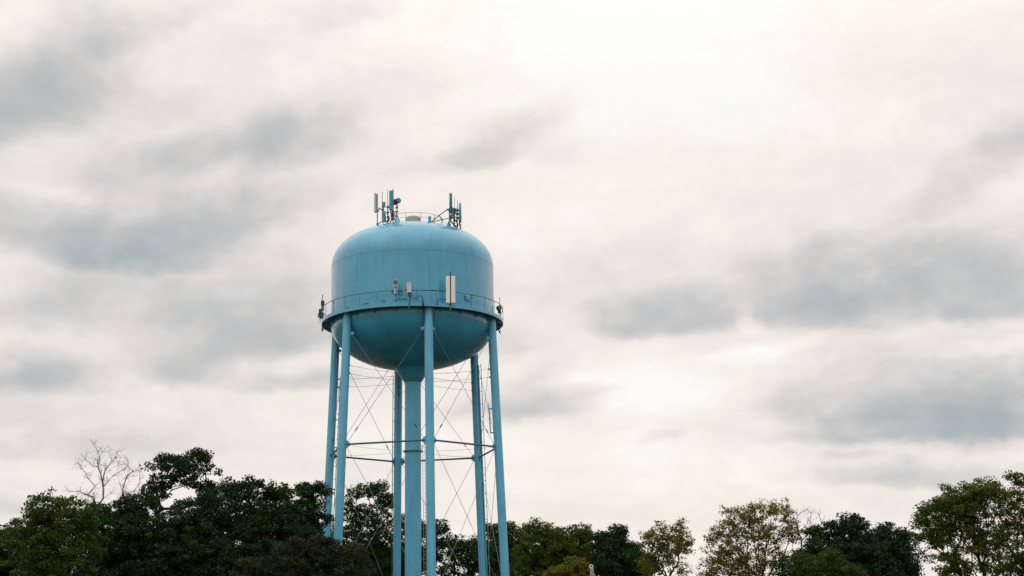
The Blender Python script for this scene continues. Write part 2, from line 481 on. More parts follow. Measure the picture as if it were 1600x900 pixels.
# brackets under the balcony
br_me = None
for k in range(24):
    a = R(15 * k + 7.5)
    if br_me is None:
        b = MB(); b.add([(R_SH - .1, -.02, -.08), (R_B - .12, -.02, -.08), (R_B - .12, -.02, -.16), (R_SH - .1, -.02, -.55),
                         (R_SH - .1, .02, -.08), (R_B - .12, .02, -.08), (R_B - .12, .02, -.16), (R_SH - .1, .02, -.55)],
                        [(0, 1, 2, 3), (7, 6, 5, 4), (0, 4, 5, 1), (1, 5, 6, 2), (2, 6, 7, 3), (3, 7, 4, 0)])
        o = b.build('balcony_bracket', 'tank'); br_me = o.data; bpy.data.objects.remove(o)
    o = bpy.data.objects.new('balcony_bracket', br_me); col.objects.link(o); o.parent = tower
    o.location = (0, 0, Z_BAL); o.rotation_euler = (0, 0, a)

# legs
for k in range(6):
    b = MB(); top = leg_pt(k, Z_BAL - .06); bot = leg_pt(k, 0.3)
    b.tube(bot, top, 0.385, 0.385, 28, True)
    lg = b.build('leg', 'leg', tower)
    for zc in (Z_STR - 5.6, Z_STR + 5.2):
        c0 = leg_pt(k, zc); c1 = leg_pt(k, zc + .05)
        MB().tube(c0, c1, 0.397, n=28).build('weld_seam', 'leg', lg)
    f = MB(); b0 = leg_pt(k, 0)
    f.lathe((b0[0], b0[1], 0), [(0.02, 0.32), (0.62, 0.32), (0.62, 0.27), (0.02, 0.27)], 24, smooth=False)
    f.build('base_plate', 'leg', lg)
    q = MB(); q.lathe((b0[0], b0[1], 0), [(0.02, 0.265), (1.05, 0.265), (1.15, -0.3)], 8, a0=R(22.5), smooth=False)
    q.build('footing', 'concrete', tower)


def inset(k, z, to, d=0.40):
    """leg surface point on the side towards another point"""
    c = leg_pt(k, z); v = np.asarray(to) - c; v[2] = 0; v /= np.linalg.norm(v)
    return c + v * d


def gusset(c, v, s_=0.34, mat='leg'):
    v = np.array([v[0], v[1], 0.0]); v /= np.linalg.norm(v); w = np.array([-v[1], v[0], 0]) * .022
    pr = [(0, -s_), (.10, -s_), (.34, -.10), (.34, .10), (.10, s_), (0, s_)]
    vs = [c + v * a + np.array([0, 0, b_]) + w for a, b_ in pr] + [c + v * a + np.array([0, 0, b_]) - w for a, b_ in pr]
    n = 6
    return MB().add(vs, [tuple(range(n)), tuple(range(2 * n - 1, n - 1, -1))] + [(i, i + n, (i + 1) % n + n, (i + 1) % n) for i in range(n)])


Z_TOP = 27.55 + E0
for k in range(6):
    j = (k + 1) % 6
    for z in (Z_STR, Z_LOW):
        a = inset(k, z, leg_pt(j, z)); b_ = inset(j, z, leg_pt(k, z))
        st = MB().tube(a, b_, 0.085, n=10).build('strut', 'strut', tower)
        v = b_ - a
        gusset(a, v).build('gusset_plate', 'leg', tower); gusset(b_, -v).build('gusset_plate', 'leg', tower)
    for z1, z0 in ((Z_TOP, Z_STR + .2), (Z_STR - .2, Z_LOW + .2), (Z_LOW - .2, 0.7)):
        for (p_, q_) in ((k, j), (j, k)):
            a = inset(p_, z1, leg_pt(q_, z1), .42); b_ = inset(q_, z0, leg_pt(p_, z0), .52)
            mat = 'redrod' if (k == 1 and z1 > 25 and p_ == j) else 'rod'
            rd = MB().tube(a, b_, 0.019, n=6).build('brace_rod', mat, tower)
            if mat == 'redrod': rd['label'] = 'rusty red brace rod'
            d = (b_ - a) / np.linalg.norm(b_ - a); c0 = b_ - d * 1.2
            MB().tube(c0, c0 - d * .38, 0.05, n=6).build('turnbuckle', 'dark', rd)
            if z1 > 25:
                gusset(inset(p_, z1, leg_pt(q_, z1), .385), b_ - a, .15).build('gusset_plate', 'leg', tower)
    # ties from the leg to the riser
    for z in (24.72 + E0, 23.98 + E0, Z_STR):
        a = inset(k, z, (TX, TY, z)); v = np.array([TX, TY, z]) - a; v /= np.linalg.norm(v)
        b_ = np.array([TX, TY, z]) - v * .75
        pts = []
        for t in np.linspace(0, 1, 7):
            p = a * (1 - t) + b_ * t; p[2] -= 0.10 * 4 * t * (1 - t); pts.append(p)
        MB().path(pts, 0.016 if z > Z_STR + 1 else 0.013, 5).build('tie_rod', 'rod', tower)
        if z > Z_STR + 1:
            MB().box(a + v * .06, (.14, .14, .12)).build('tie_clamp', 'dark', tower)

# conduits up two of the back legs and the far left one, ladder on the front leg
def side(k, z, dx, dy=0.0):
    c = leg_pt(k, z); return np.array([c[0] + dx, c[1] + dy, z])
for k, dx, dy, z1, r_, mt in ((3, -.50, -.12, 25.9 + E0, .035, 'dark'), (2, .62, -.1, 26.6 + E0, .03, 'steel'), (4, .60, .05, 25.0 + E0, .028, 'dark')):
    cd = MB().tube(side(k, 0.5, dx, dy), side(k, z1, dx, dy), r_, n=8).build('conduit', mt, tower)
    cl_me = None
    for z in np.arange(1.2, z1, 1.22):
        if cl_me is None:
            o = MB().box((0, 0, 0), (abs(dx) * .30, .07, .05)).build('conduit_clamp', 'teal'); cl_me = o.data; bpy.data.objects.remove(o)
        o = bpy.data.objects.new('conduit_clamp', cl_me); col.objects.link(o); o.parent = cd
        o.location = tuple(side(k, z, dx * .9, dy) - np.array([TX, TY, 0]))
ch = MB()
for dx in (.38,):
    p0, p1 = side(2, 0.5, .33, -.24), side(2, 26.4 + E0, .33, -.24)
    ch.tube(p0, p1, 0.10, n=4)
ch.build('cable_tray', 'teal', tower)
lad = MB()
for off in (-.46, -.66):
    lad.tube(side(0, 1.0, off, .3), side(0, Z_STR - .35, off, .3), 0.022, n=6)
for z in np.arange(1.1, Z_STR - .4, .33):
    lad.tube(side(0, z, -.46, .3), side(0, z, -.66, .3), 0.014, n=5)
lad.build('ladder', 'steel', tower)
# short stand-off arms on the far left leg
for z in (20.9 + E0, 18.3 + E0):
    MB().tube(side(4, z, .3), side(4, z, .75), .05, n=8).build('standoff_arm', 'leg', tower)


def dome_z(x, y):
    q = 1 - (math.hypot(x - TX, y - TY) / R_SH) ** DX
    return Z_SPR + DOME_H * max(q, 0) ** (1 / DX)


def on_dome(px, back=0.0):
    """the spot on the dome's skyline for this bearing"""
    best = None
    for dy in np.linspace(-6.5, 2, 120):
        p = P(px, 350, TY + dy); x = p[0]
        if (x - TX) ** 2 + dy ** 2 > (R_SH - .05) ** 2: continue
        z = dome_z(x, TY + dy); e = (z - EYE[2]) / (TY + dy)
        if best is None or e > best[0]: best = (e, x, TY + dy, z)
    return np.array([best[1], best[2] + back, dome_z(best[1], best[2] + back)])


# roof vent and roof railing
DV = TY + 0.0
zt = Z_SPR + DOME_H
vent = thing('roof_vent', 'cream ribbed round vent cowl on top of the tank dome', 'roof vent', (TX - .0, TY, zt))
vx = P(645.5, 340, TY)[0]
vc = (vx, TY, 0)
MB().lathe(vc, [(.50, zt - .1), (.50, zt + .38)], 32).build('neck', 'teal', vent)
MB().lathe(vc, [(.02, zt + .44), (.74, zt + .44), (.80, zt + .38), (.72, zt + .34), (.02, zt + .34)], 32, smooth=False).build('flange', 'dark', vent)
MB().lathe(vc, [(.66, zt + .44), (.66, zt + 1.0), (.60, zt + 1.07), (.02, zt + 1.10)], 40, smooth=False).build('cowl', 'cream', vent)
for k in range(22):
    a = R(k * 360 / 22); c = (vx + .68 * math.cos(a), TY + .68 * math.sin(a), zt + .72)
    MB().box(c, (.05, .045, .52), a).build('rib', 'cream', vent)
rr = thing('roof_railing', 'thin two-rail safety railing circling the top of the tank', 'railing', (TX, TY, zt))
RR = 2.75
zrr = dome_z(TX + RR, TY)
MB().ring((TX + .15, TY, zrr + 0.93), RR, 0.022, 72, 5).build('top_rail', 'steel', rr)
MB().ring((TX + .15, TY, zrr + .50), RR, 0.016, 72, 5).build('middle_rail', 'steel', rr)
for k in range(12):
    a = R(30 * k - 90 + 17)
    p = (TX + .15 + RR * math.cos(a), TY + RR * math.sin(a))
    MB().tube(p + (dome_z(*p) - .03,), p + (zrr + 0.93,), .022 if k != 1 else .04, n=6).build('post', 'steel', rr)


# ------------------------------------------------------------------ antennas on the roof
def vbox(mb, x0, x1, y0, y1, dep, thick, rz=0.0, bev=0.02):
    """upright box seen between these columns and rows"""
    a = P((x0 + x1) / 2, y1, dep); b_ = P((x0 + x1) / 2, y0, dep)
    w = np.linalg.norm(P(x1, y0, dep) - P(x0, y0, dep))
    c = (a + b_) / 2
    return mb.box(c, (w, thick, abs(b_[2] - a[2])), rz, bev)


def vpole(mb, px, y0, y1, dep, r, n=8):
    a = P(px, y1, dep); b_ = P(px, y0, dep); x = (a[0] + b_[0]) / 2; y = (a[1] + b_[1]) / 2
    return mb.tube((x, y, a[2]), (x, y, b_[2]), r, n=n)


def lift_pts(dep, pts): return [P(x, y, dep) for x, y in pts]


RD = TY - 4.0
def roof_thing(name, label, cat, px, group=None):
    p = on_dome(px); return thing(name, label, cat, p, group), p[1]

t, d = roof_thing('panel_antenna', 'pale green-grey panel antenna on a dark pole, outer end of the microwave drum cluster', 'antenna', 588, 'antennas on the tank roof')
vpole(MB(), 589.6, 304, 353, d, .045).build('pole', 'dark', t)
vbox(MB(), 585.0, 588.2, 302, 332.5, d - .12, .16, R(-28)).build('radome', 'pale', t)
vbox(MB(), 588.4, 590.2, 303, 332, d - .05, .12, 0, .01).build('back_plate', 'teal', t)
MB().path(lift_pts(d, [(589.6, 351), (593.5, 348), (598, 345.5)]), .045).build('foot_arm', 'dark', t)
vbox(MB(), 590, 592, 327, 331, d, .12, 0, .01).build('clamp', 'teal', t)
vbox(MB(), 588.3, 591.0, 349, 352, d, .16, 0, .01).build('clamp', 'dark', t)

t, d = roof_thing('whip_antenna_mast', 'mast with thin grey whip above small blue boxes next to the pale green panel', 'antenna', 598, 'antennas on the tank roof')
vpole(MB(), 597.2, 299.5, 347, d, .03).build('whip', 'steel', t)
vbox(MB(), 597.0, 602.0, 316, 322.5, d - .1, .3, R(12)).build('radio_box', 'teal', t)
vbox(MB(), 597.3, 600.0, 322, 329, d - .1, .2, 0).build('radio_box', 'teal', t)
vbox(MB(), 598.5, 602.0, 330, 347, d - .1, .3, R(20)).build('radio_box', 'sky_blue', t)
MB().path(lift_pts(d - .2, [(591.5, 324.8), (594.5, 327), (599, 329)]), .06).build('boom', 'dark', t)
vpole(MB(), 598.4, 330, 349, d - .15, .05).build('mast', 'teal', t)
MB().path(lift_pts(d - .25, [(600, 334), (602.5, 339), (601, 343), (603.5, 347)]), .05).build('cable', 'black', t)

t, d = roof_thing('whip_antenna', 'tallest thin grey whip with clamps, standing just before the big teal panel on the roof', 'antenna', 605.6, 'antennas on the tank roof')
vpole(MB(), 605.6, 297, 349, d, .028).build('whip', 'steel', t)
vpole(MB(), 606.0, 320, 349, d, .055).build('mast', 'teal', t)
for y in (323, 331, 338, 344):
    vbox(MB(), 604.3, 608.2, y, y + 1.6, d, .2, 0, .01).build('clamp', 'dark', t)
MB().path(lift_pts(d, [(600, 324), (605.6, 323), (611, 322)]), .03).build('crossbar', 'dark', t)
MB().path(lift_pts(d, [(602, 331), (608, 339), (606, 346)]), .03).build('cable', 'black', t)

t, d = roof_thing('panel_antenna', 'large teal panel antenna leaning slightly beside the microwave drum on the tank roof', 'antenna', 611.6, 'antennas on the tank roof')
vbox(MB(), 608.3, 612.9, 298, 328, d - .1, .2, R(10), .03).build('radome', 'teal', t)
vbox(MB(), 612.9, 615.0, 297, 329, d, .2, R(-10), .02).build('back_plate', 'sky_blue', t)
vpole(MB(), 614.2, 294, 349, d + .05, .035).build('pole', 'steel', t)
for pts in ([(610, 328), (610.5, 333), (612.5, 337), (611.5, 344), (609.5, 348)], [(612, 328), (613.5, 332), (611.2, 338), (613.8, 343), (614.5, 348)],
            [(614, 329), (616.5, 333), (615.5, 339), (617, 345)], [(609.6, 330), (613, 331), (616, 330)], [(610, 340), (605, 346), (603, 347)]):
    MB().path(lift_pts(d - .15 + random.uniform(-.1, .1), pts), .048).build('cable', 'black', t)
vbox(MB(), 611, 615, 332.5, 338.5, d, .22, 0, .01).build('junction_box', 'dark', t)
vbox(MB(), 612, 615, 340, 344, d, .22, 0, .01).build('junction_box', 'dark', t)

t, d = roof_thing('microwave_drum', 'dark blue round microwave drum on a pale mast on the tank roof', 'microwave dish', 620.5, 'antennas on the tank roof')
c = P(621.3, 314, d - .1)
ax = np.array([.55, -.8, 0.0]); ax /= np.linalg.norm(ax)
MB().tube(c - ax * .16, c + ax * .2, .25, .25, 24).build('drum', 'dark', t)
MB().tube(c + ax * .2, c + ax * .22, .22, .20, 24).build('face', 'teal', t)
vbox(MB(), 615.3, 619.0, 311.5, 320, d, .25, 0, .02).build('bracket', 'dark', t)
vpole(MB(), 620.2, 318, 347.5, d, .06).build('mast', 'grey', t)
for y in (324, 330, 337):
    vbox(MB(), 617.3, 622.3, y, y + 1.5, d, .14, 0, .01).build('clamp', 'dark', t)
b = MB(); q = P(621, 347, d); b.lathe((q[0], q[1], q[2]), [(.30, -.15), (.20, .25), (.06, .5)], 10, smooth=False); b.build('foot', 'sky_blue', t)
MB().path(lift_pts(d, [(621.8, 321), (619.5, 330), (617.5, 342)]), .035).build('brace', 'steel', t)

# second cluster
t, d = roof_thing('panel_antenna', 'tall dark teal round-topped panel antenna at the braced end of the roof cluster', 'antenna', 704, 'antennas on the tank roof')
a = P(704.2, 331, d - .1); b_ = P(704.2, 301.5, d - .1)
mb = MB(); q = (b_[0], b_[1], 0)
mb.lathe(q, [(.02, a[2]), (.14, a[2]), (.14, b_[2] - .1), (.11, b_[2] - .03), (.02, b_[2])], 20)
mb.build('radome', 'teal', t)
vbox(MB(), 703.0, 707.5, 324, 333, d, .25, R(15), .02).build('radio_box', 'teal', t)
vpole(MB(), 702.4, 330, 353, d, .08).build('mast', 'sky_blue', t)
mb = MB(); q = lift_pts(d, [(697.5, 328.3), (704.5, 324), (704.5, 330.5)])
w = np.array([0, .08, 0])
mb.add([p - w for p in q] + [p + w for p in q], [(0, 1, 2), (5, 4, 3), (0, 3, 4, 1), (1, 4, 5, 2), (2, 5, 3, 0)]).build('bracket_plate', 'teal', t)
vbox(MB(), 703.0, 706.8, 336, 342, d, .25, 0, .02).build('radio_box', 'dark', t)
q = P(701.5, 352, d); MB().lathe(tuple(q), [(.26, -.15), (.08, .35)], 4, smooth=False).build('foot', 'teal', t)
MB().path(lift_pts(d - .1, [(705, 331), (706, 338), (704, 344), (707.5, 350)]), .04).build('cable', 'black', t)

t, d = roof_thing('whip_antenna_mast', 'mast with grey whip and stacked dark boxes next to the dark round-topped panel', 'antenna', 710.2, 'antennas on the tank roof')
vpole(MB(), 710.4, 308.5, 350, d, .025).build('whip', 'steel', t)
vbox(MB(), 708.0, 712.3, 325.5, 334, d, .28, 0, .02).build('radio_box', 'dark', t)
vbox(MB(), 707.6, 711.2, 336, 341.5, d, .25, R(20), .02).build('radio_box', 'teal', t)
vpole(MB(), 709.2, 328, 354, d, .055).build('mast', 'teal', t)
MB().path(lift_pts(d - .1, [(706.5, 333), (709, 338), (711, 344), (709.5, 350), (711.5, 355)]), .055).build('cable', 'black', t)
MB().path(lift_pts(d - .1, [(704, 345), (708, 350), (713, 354)]), .06).build('cable', 'black', t)

t, d = roof_thing('whip_antenna', 'thin whip with three dark clamps right beside the light blue panel on the roof', 'antenna', 714.5, 'antennas on the tank roof')
vpole(MB(), 714.8, 312.5, 345, d, .025).build('whip', 'steel', t)
vpole(MB(), 714.2, 325, 357, d, .055).build('mast', 'dark', t)
for y in (327.5, 333, 339.5):
    vbox(MB(), 712.4, 716.8, y, y + 2.6, d, .16, 0, .01).build('clamp', 'dark', t)
MB().path(lift_pts(d - .1, [(712, 344), (714.2, 347.5), (715, 352), (714.3, 356.5)]), .08).build('cable', 'black', t)

t, d = roof_thing('panel_antenna', 'light blue slim panel antenna, outermost on the braced roof cluster', 'antenna', 718.5, 'antennas on the tank roof')
a = P(718.8, 347.5, d - .1); b_ = P(718.8, 316.8, d - .1)
MB().lathe((b_[0], b_[1], 0), [(.02, a[2]), (.125, a[2]), (.125, b_[2] - .07), (.09, b_[2] - .02), (.02, b_[2])], 20).build('radome', 'sky_blue', t)
vpole(MB(), 717.4, 324, 352, d + .1, .04).build('pole', 'dark', t)
MB().path(lift_pts(d, [(718, 347), (718.3, 351), (719.3, 355), (719.8, 358.5)]), .07).build('cable', 'black', t)
vbox(MB(), 718.2, 720.8, 350, 353, d - .05, .1, 0, .01).build('clamp', 'grey', t)

t, d = roof_thing('brace_frame', 'blue-grey pipe frame bracing the roof panels, sloping down to a small box', 'brace frame', 690)
MB().path(lift_pts(d, [(673.5, 347), (686.0, 336.7), (700.5, 326)]), .045).build('diagonal_pipe', 'strut', t)
MB().path(lift_pts(d, [(673, 347.4), (689, 343.5), (702, 341.0)]), .035).build('lower_pipe', 'strut', t)
MB().path(lift_pts(d, [(686.2, 336.7), (690, 343.4)]), .04).build('post', 'dark', t)
MB().path(lift_pts(d, [(690, 343.4), (695, 348), (700, 351.5)]), .014).build('guy_wire', 'steel', t)
for x, y in ((686.1, 336.8), (690, 343.4), (675, 346.8)):
    vbox(MB(), x - 1, x + 1, y - 1, y + 1, d, .12, 0, .01).build('clamp', 'dark', t)

t, d = roof_thing('electrical_box', 'small upright blue electrical box on the dome between the cream vent and the pipe frame', 'electrical box', 671)
vbox(MB(), 668.9, 671.6, 338, 347.5, d, .25, 0, .02).build('cabinet', 'sky_blue', t)
vbox(MB(), 671.6, 673.6, 338, 347, d, .22, 0, .02).build('door', 'teal', t)


# ------------------------------------------------------------------ things on the balcony
def rim_dep(px, r_=8.5):
    dep = TY - 8
    for _ in range(12):
        x = P(px, 470, dep)[0]; q = r_ ** 2 - (x - TX) ** 2
        dep = TY - math.sqrt(max(q, 0))
    return dep

d = rim_dep(618)
t = thing('twin_radio_unit', 'pair of small grey finned radio units on the balcony rail above a cable coil', 'radio unit', P(618, 459, d))
vbox(MB(), 614.6, 617.9, 437, 449, d - .1, .2, 0, .02).build('radio', 'grey', t)
vbox(MB(), 618.5, 621.9, 436.6, 448, d - .1, .2, 0, .02).build('radio', 'grey', t)
for x in (615.3, 616.3, 617.2, 619.2, 620.2, 621.1):
    vbox(MB(), x - .2, x + .2, 438, 443, d - .24, .09, 0, 0).build('fin', 'dark', t)
vbox(MB(), 616.0, 619.0, 451, 459.5, d - .1, .2, 0, .02).build('junction_box', 'grey', t)
vpole(MB(), 618.2, 436, 463, d, .03).build('pole', 'dark', t)
for cx, cy, rr_, lab in ((614.6, 456.2, 2.4, 'smaller black cable coil hanging beside the twin grey radios'), (625.4, 457.9, 3.2, 'larger round black cable coil hanging on the balcony rail')):
    q = P(cx, cy, d + .05); rad = rr_ * d / F_PX
    mb = MB()
    for e, rd_ in ((0, 1), (.04, .9)):
        mb.path([q + np.array([rad * rd_ * math.cos(a), e, rad * rd_ * math.sin(a)]) for a in np.linspace(0, 2 * math.pi, 17)], .035, 5)
    o = mb.build('cable_coil', 'black'); o['label'] = lab; o['category'] = 'cable coil'; o['group'] = 'cable coils on the balcony rail'

d = rim_dep(639)
t = thing('panel_antenna', 'small pale grey panel antenna on a long thin mast mid-balcony', 'antenna', P(639, 480, d), 'antennas on the balcony')
vpole(MB(), 639.2, 423, 481.5, d, .03).build('mast', 'steel', t)
vbox(MB(), 635.7, 642.6, 442, 457.4, d - .12, .18, R(0), .03).build('radome', 'lightgrey', t)
vbox(MB(), 634.2, 635.8, 452, 455, d - .05, .12, 0, .01).build('clamp', 'dark', t)
vbox(MB(), 637.6, 641.0, 458, 463, d, .2, 0, .01).build('connector', 'dark', t)
MB().path(lift_pts(d - .05, [(639.4, 460), (642, 464), (639.6, 470), (639.2, 478)]), .035).build('cable', 'black', t)
MB().path(lift_pts(d - .05, [(638, 458), (644, 459), (644.5, 463), (640, 466)]), .03).build('cable', 'black', t)

d = rim_dep(704)
t = thing('twin_panel_antenna', 'pair of tall white panel antennas side by side on the balcony rail', 'antenna', P(704, 485, d), 'antennas on the balcony')
vbox(MB(), 696.8, 703.1, 431.6, 473.6, d - .15, .16, R(3), .03).build('radome', 'white', t)
vbox(MB(), 704.9, 711.2, 431.6, 473.6, d - .15, .16, R(-3), .03).build('radome', 'white', t)
vpole(MB(), 703.9, 425, 478, d - .05, .055).build('mast', 'dark', t)
vpole(MB(), 703.7, 476, 485, d - .05, .03).build('mast_foot', 'steel', t)
vbox(MB(), 695.4, 697.5, 451, 454.5, d, .16, 0, .01).build('clamp', 'dark', t)

# loose cabling
d = rim_dep(655, 8.2)
cable = MB().path(lift_pts(d, [(645, 466.5), (648, 466.2), (651.5, 465.5), (654, 463), (657, 462), (659.8, 463.5), (660.8, 467)]), .035)
cable.path([P(660.8, 467, d), P(660.9, 472, d - .4), P(661.3, 476, d - .35), P(662.0, 486, d + .3), P(662.4, 503, d + .3)], .06)
o = cable.build('cable_run', 'black'); o['label'] = 'thick black cable looping over the balcony edge and down beside the front leg'; o['category'] = 'cable'; o['group'] = 'cables hanging from the balcony'
d = rim_dep(682, 8.2)
o = MB().path([P(697, 467.8, d), P(688, 467.2, d), P(685, 467.8, d), P(684, 470, d - .3), P(683.3, 474.5, d - .35), P(680.8, 484, d), P(678.6, 493, d + .3), P(677.2, 502, d + .3)], .036).build('cable_run', 'black')
o['label'] = 'thinner black cable hanging slantwise under the balcony near the twin white panels'; o['category'] = 'cable'; o['group'] = 'cables hanging from the balcony'
d = rim_dep(670, 8.45)
mb = MB(); pts = []
for x in np.linspace(642.5, 696, 16):
    dd = rim_dep(x, 8.5); pts.append(P(x, 453.4 + .0 * x + (x - 669) ** 2 * .0016 + random.uniform(-.4, .4), dd))
o = mb.path(pts, .022, 5).build('rail_cable', 'black')
o['label'] = 'slack dark cable strung under the handrail between grey panel and white panels'; o['category'] = 'cable'
mb = MB()
for x0, x1 in ((566, 576), (594, 601), (615, 627), (629, 636), (540, 546)):
    pts = []
    for x in np.linspace(x0, x1, 6):
        dd = rim_dep(x, 7.75); pts.append(P(x, 469 + (x - 645) ** 2 * .00125 - (1.0 if abs(x - (x0 + x1) / 2) < 2.5 else 0) - 1.0, dd))
    mb.path(pts, .03, 5)
o = mb.build('floor_cable', 'black'); o['label'] = 'loose lengths of dark cable lying along the balcony floor'; o['category'] = 'cable'

d = rim_dep(730, 7.75)
t = thing('shell_equipment', 'small blue bracketed equipment unit fixed low on the tank wall past the white panels', 'equipment unit', P(730, 470, d))
vbox(MB(), 724.5, 727.5, 461, 463.5, d, .2, 0, .02).build('bracket', 'teal', t)
vbox(MB(), 735.8, 739.5, 459.8, 462, d, .2, 0, .02).build('bracket', 'teal', t)
vbox(MB(), 735.8, 738.5, 463.8, 466, d, .2, 0, .02).build('bracket', 'teal', t)
MB().path(lift_pts(d, [(726, 463), (728, 467), (732, 470), (734, 469)]), .07).build('elbow_pipe', 'teal', t)
vbox(MB(), 729.5, 733.5, 461, 467, d + .05, .15, 0, .02).build('cabinet', 'sky_blue', t)

t = thing('side_antenna_mast', 'dark mast with boxy radios bolted outside the balcony above the paired rear legs', 'antenna', P(503.5, 518, TY - .6), 'antennas on the balcony')
d = TY - .6
vpole(MB(), 503.6, 460.5, 519, d, .045).build('mast', 'steel', t)
vbox(MB(), 501.6, 506.8, 470, 477.5, d, .25, 0, .02).build('radio', 'dark', t)
vbox(MB(), 502.2, 506.0, 477.5, 485.5, d, .25, 0, .02).build('radio', 'rail', t)
vbox(MB(), 498.2, 502.2, 483, 490, d, .25, R(15), .02).build('radio', 'dark', t)
vbox(MB(), 496.8, 500.8, 490, 496, d, .25, R(15), .02).build('radio', 'rail', t)
vbox(MB(), 499.5, 506.0, 488.5, 498.0, d + .1, .2, 0, .02).build('radio', 'rail', t)
MB().path([P(499.5 + 2 * math.cos(a), 501.5 + 3 * math.sin(a), d) for a in np.linspace(0, 2 * math.pi, 11)], .022).build('cable', 'grey', t)
MB().path(lift_pts(d, [(503.6, 516), (512, 508.5)]), .04).build('brace', 'dark', t)
MB().path(lift_pts(d, [(503.6, 515.5), (508, 506)]), .03).build('brace', 'dark', t)
vbox(MB(), 502.6, 505, 514, 516.8, d, .14, 0, .01).build('clamp', 'dark', t)

t = thing('side_antenna_mast', 'thin mast with a dark round dish behind the balcony rail over the ladder-side leg', 'antenna', P(781, 523, TY + .8), 'antennas on the balcony')
d = TY + .8
vpole(MB(), 781.2, 464.5, 523, d, .03).build('mast', 'steel', t)
c = P(779.8, 481.5, d - .2); ax = np.array([.5, -.85, .1]); ax /= np.linalg.norm(ax)
MB().tube(c - ax * .12, c + ax * .12, .26, .24, 20).build('dish', 'dark', t)
vbox(MB(), 777.5, 782.6, 479, 489.5, d, .25, 0, .02).build('radio', 'rail', t)
MB().path(lift_pts(d - .35, [(777.5, 485), (783, 477)]), .022).build('strap', 'grey', t)
MB().path(lift_pts(d, [(781.2, 519), (774.5, 509.5)]), .04).build('brace', 'dark', t)
MB().path(lift_pts(d, [(781.0, 518.5), (777.5, 512)]), .03).build('brace', 'dark', t)
vbox(MB(), 779.4, 781.8, 517, 519.8, d, .14, 0, .01).build('clamp', 'dark', t)

d = leg_pt(1, 21)[1]
t = thing('leg_antenna', 'slim pipe antenna held off one tower leg by two short arms', 'antenna', P(765.5, 678, d))
a = P(763.0, 630.5, d); b_ = P(766.7, 678, d)
MB().tube(a, b_, .035, n=8).build('whip', 'grey', t)
MB().tube(P(764.3, 640, d), P(766.3, 676, d), .06, n=8).build('mast', 'sky_blue', t)
for y, x in ((638.6, 768.5), (676.0, 771.0)):
    MB().tube(P(x - 4.5, y, d), P(x + 2, y, d), .06, n=8).build('arm', 'teal', t)
for y in (645, 653, 661, 669):
    x = 764.3 + (y - 640) * .055
    vbox(MB(), x - .9, x + .9, y, y + 1.4, d, .14, 0, .005).build('clamp', 'dark', t)


# ------------------------------------------------------------------ trees
def leaf_mesh(name, pts, size, tint, mat, r_):
    """pts: one point per leaf; two folded triangles each"""
    n = len(pts)
    a = r_.normal(size=(n, 3)); a[:, 2] *= .6; a /= np.linalg.norm(a, axis=1)[:, None]
    b = r_.normal(size=(n, 3)); b -= (b * a).sum(1)[:, None] * a; b /= np.linalg.norm(b, axis=1)[:, None]
    c = np.cross(a, b)
    L = size * r_.choice([.55, .8, 1.0, 1.25, 1.6], n, p=[.25, .3, .25, .14, .06])[:, None] * r_.uniform(.85, 1.15, n)[:, None]
    v = np.empty((n, 4, 3))
    v[:, 0] = pts - a * L * .5; v[:, 1] = pts + b * L * .34 + c * L * .1
    v[:, 2] = pts + a * L * .55 - c * L * .08; v[:, 3] = pts - b * L * .34 + c * L * .1
    idx = np.arange(n)[:, None] * 4
    tri = np.concatenate([idx + [0, 1, 2], idx + [0, 2, 3]], 1).reshape(-1)
    me = bpy.data.meshes.new(name)
    me.vertices.add(n * 4); me.vertices.foreach_set('co', v.reshape(-1).astype(np.float32))
    me.loops.add(n * 6); me.loops.foreach_set('vertex_index', tri.astype(np.int32))
    me.polygons.add(n * 2)
    me.polygons.foreach_set('loop_start', (np.arange(n * 2) * 3).astype(np.int32))
    at = me.attributes.new('tint', 'FLOAT', 'FACE')
    at.data.foreach_set('value', np.repeat(np.clip(tint, 0, 1), 2).astype(np.float32))
    me.materials.append(M[mat]); me.update(calc_edges=True)
    return me


def grow(base, targets, r_, bf=.35, step=.9, wob=.12, lean=None):
    """balanced shortest-tree growth from a trunk to every target; returns nodes, parents, target nodes"""
    nodes = [np.array(base, float)]; par = [-1]; plen = [0.0]
    def add(p, k):
        nodes.append(np.array(p, float)); par.append(k); plen.append(plen[k] + np.linalg.norm(nodes[-1] - nodes[k])); return len(nodes) - 1
    tm = targets.mean(0); zlo = targets[:, 2].min()
    fork = np.array([base[0] * .55 + tm[0] * .45, base[1] * .6 + tm[1] * .4, base[2] + max(1.6, (zlo - base[2]) * .9)]) if lean is None else np.array(lean, float)
    k = 0; n0 = max(3, int(np.linalg.norm(fork - nodes[0]) / step))
    for i in range(n0):
        t_ = (i + 1) / n0
        p = nodes[0] * (1 - t_) + fork * t_ + r_.normal(size=3) * wob * .6 * (1 if i < n0 - 1 else 0); k = add(p, k)
    order = np.argsort(np.linalg.norm(targets - fork, axis=1))
    ends = np.zeros(len(targets), int)
    for ti in order:
        T = targets[ti]; A = np.array(nodes)
        dd = np.linalg.norm(A - T, axis=1)
        low = np.maximum(0, A[:, 2] - T[2]) * .8
        j = int(np.argmin(dd + bf * np.array(plen) + low))
        seg = max(1, int(dd[j] / step)); st = A[j]; kk = j
        perp = r_.normal(size=3) * wob * min(dd[j], 3)
        for i in range(seg):
            t_ = (i + 1) / seg
            p = st * (1 - t_) + T * t_
            if i < seg - 1: p = p + perp * math.sin(t_ * math.pi) + r_.normal(size=3) * wob * .5; p[2] += .12 * dd[j] * math.sin(t_ * math.pi) * .5
            kk = add(p, kk)
        ends[ti] = kk
    return np.array(nodes), np.array(par), ends


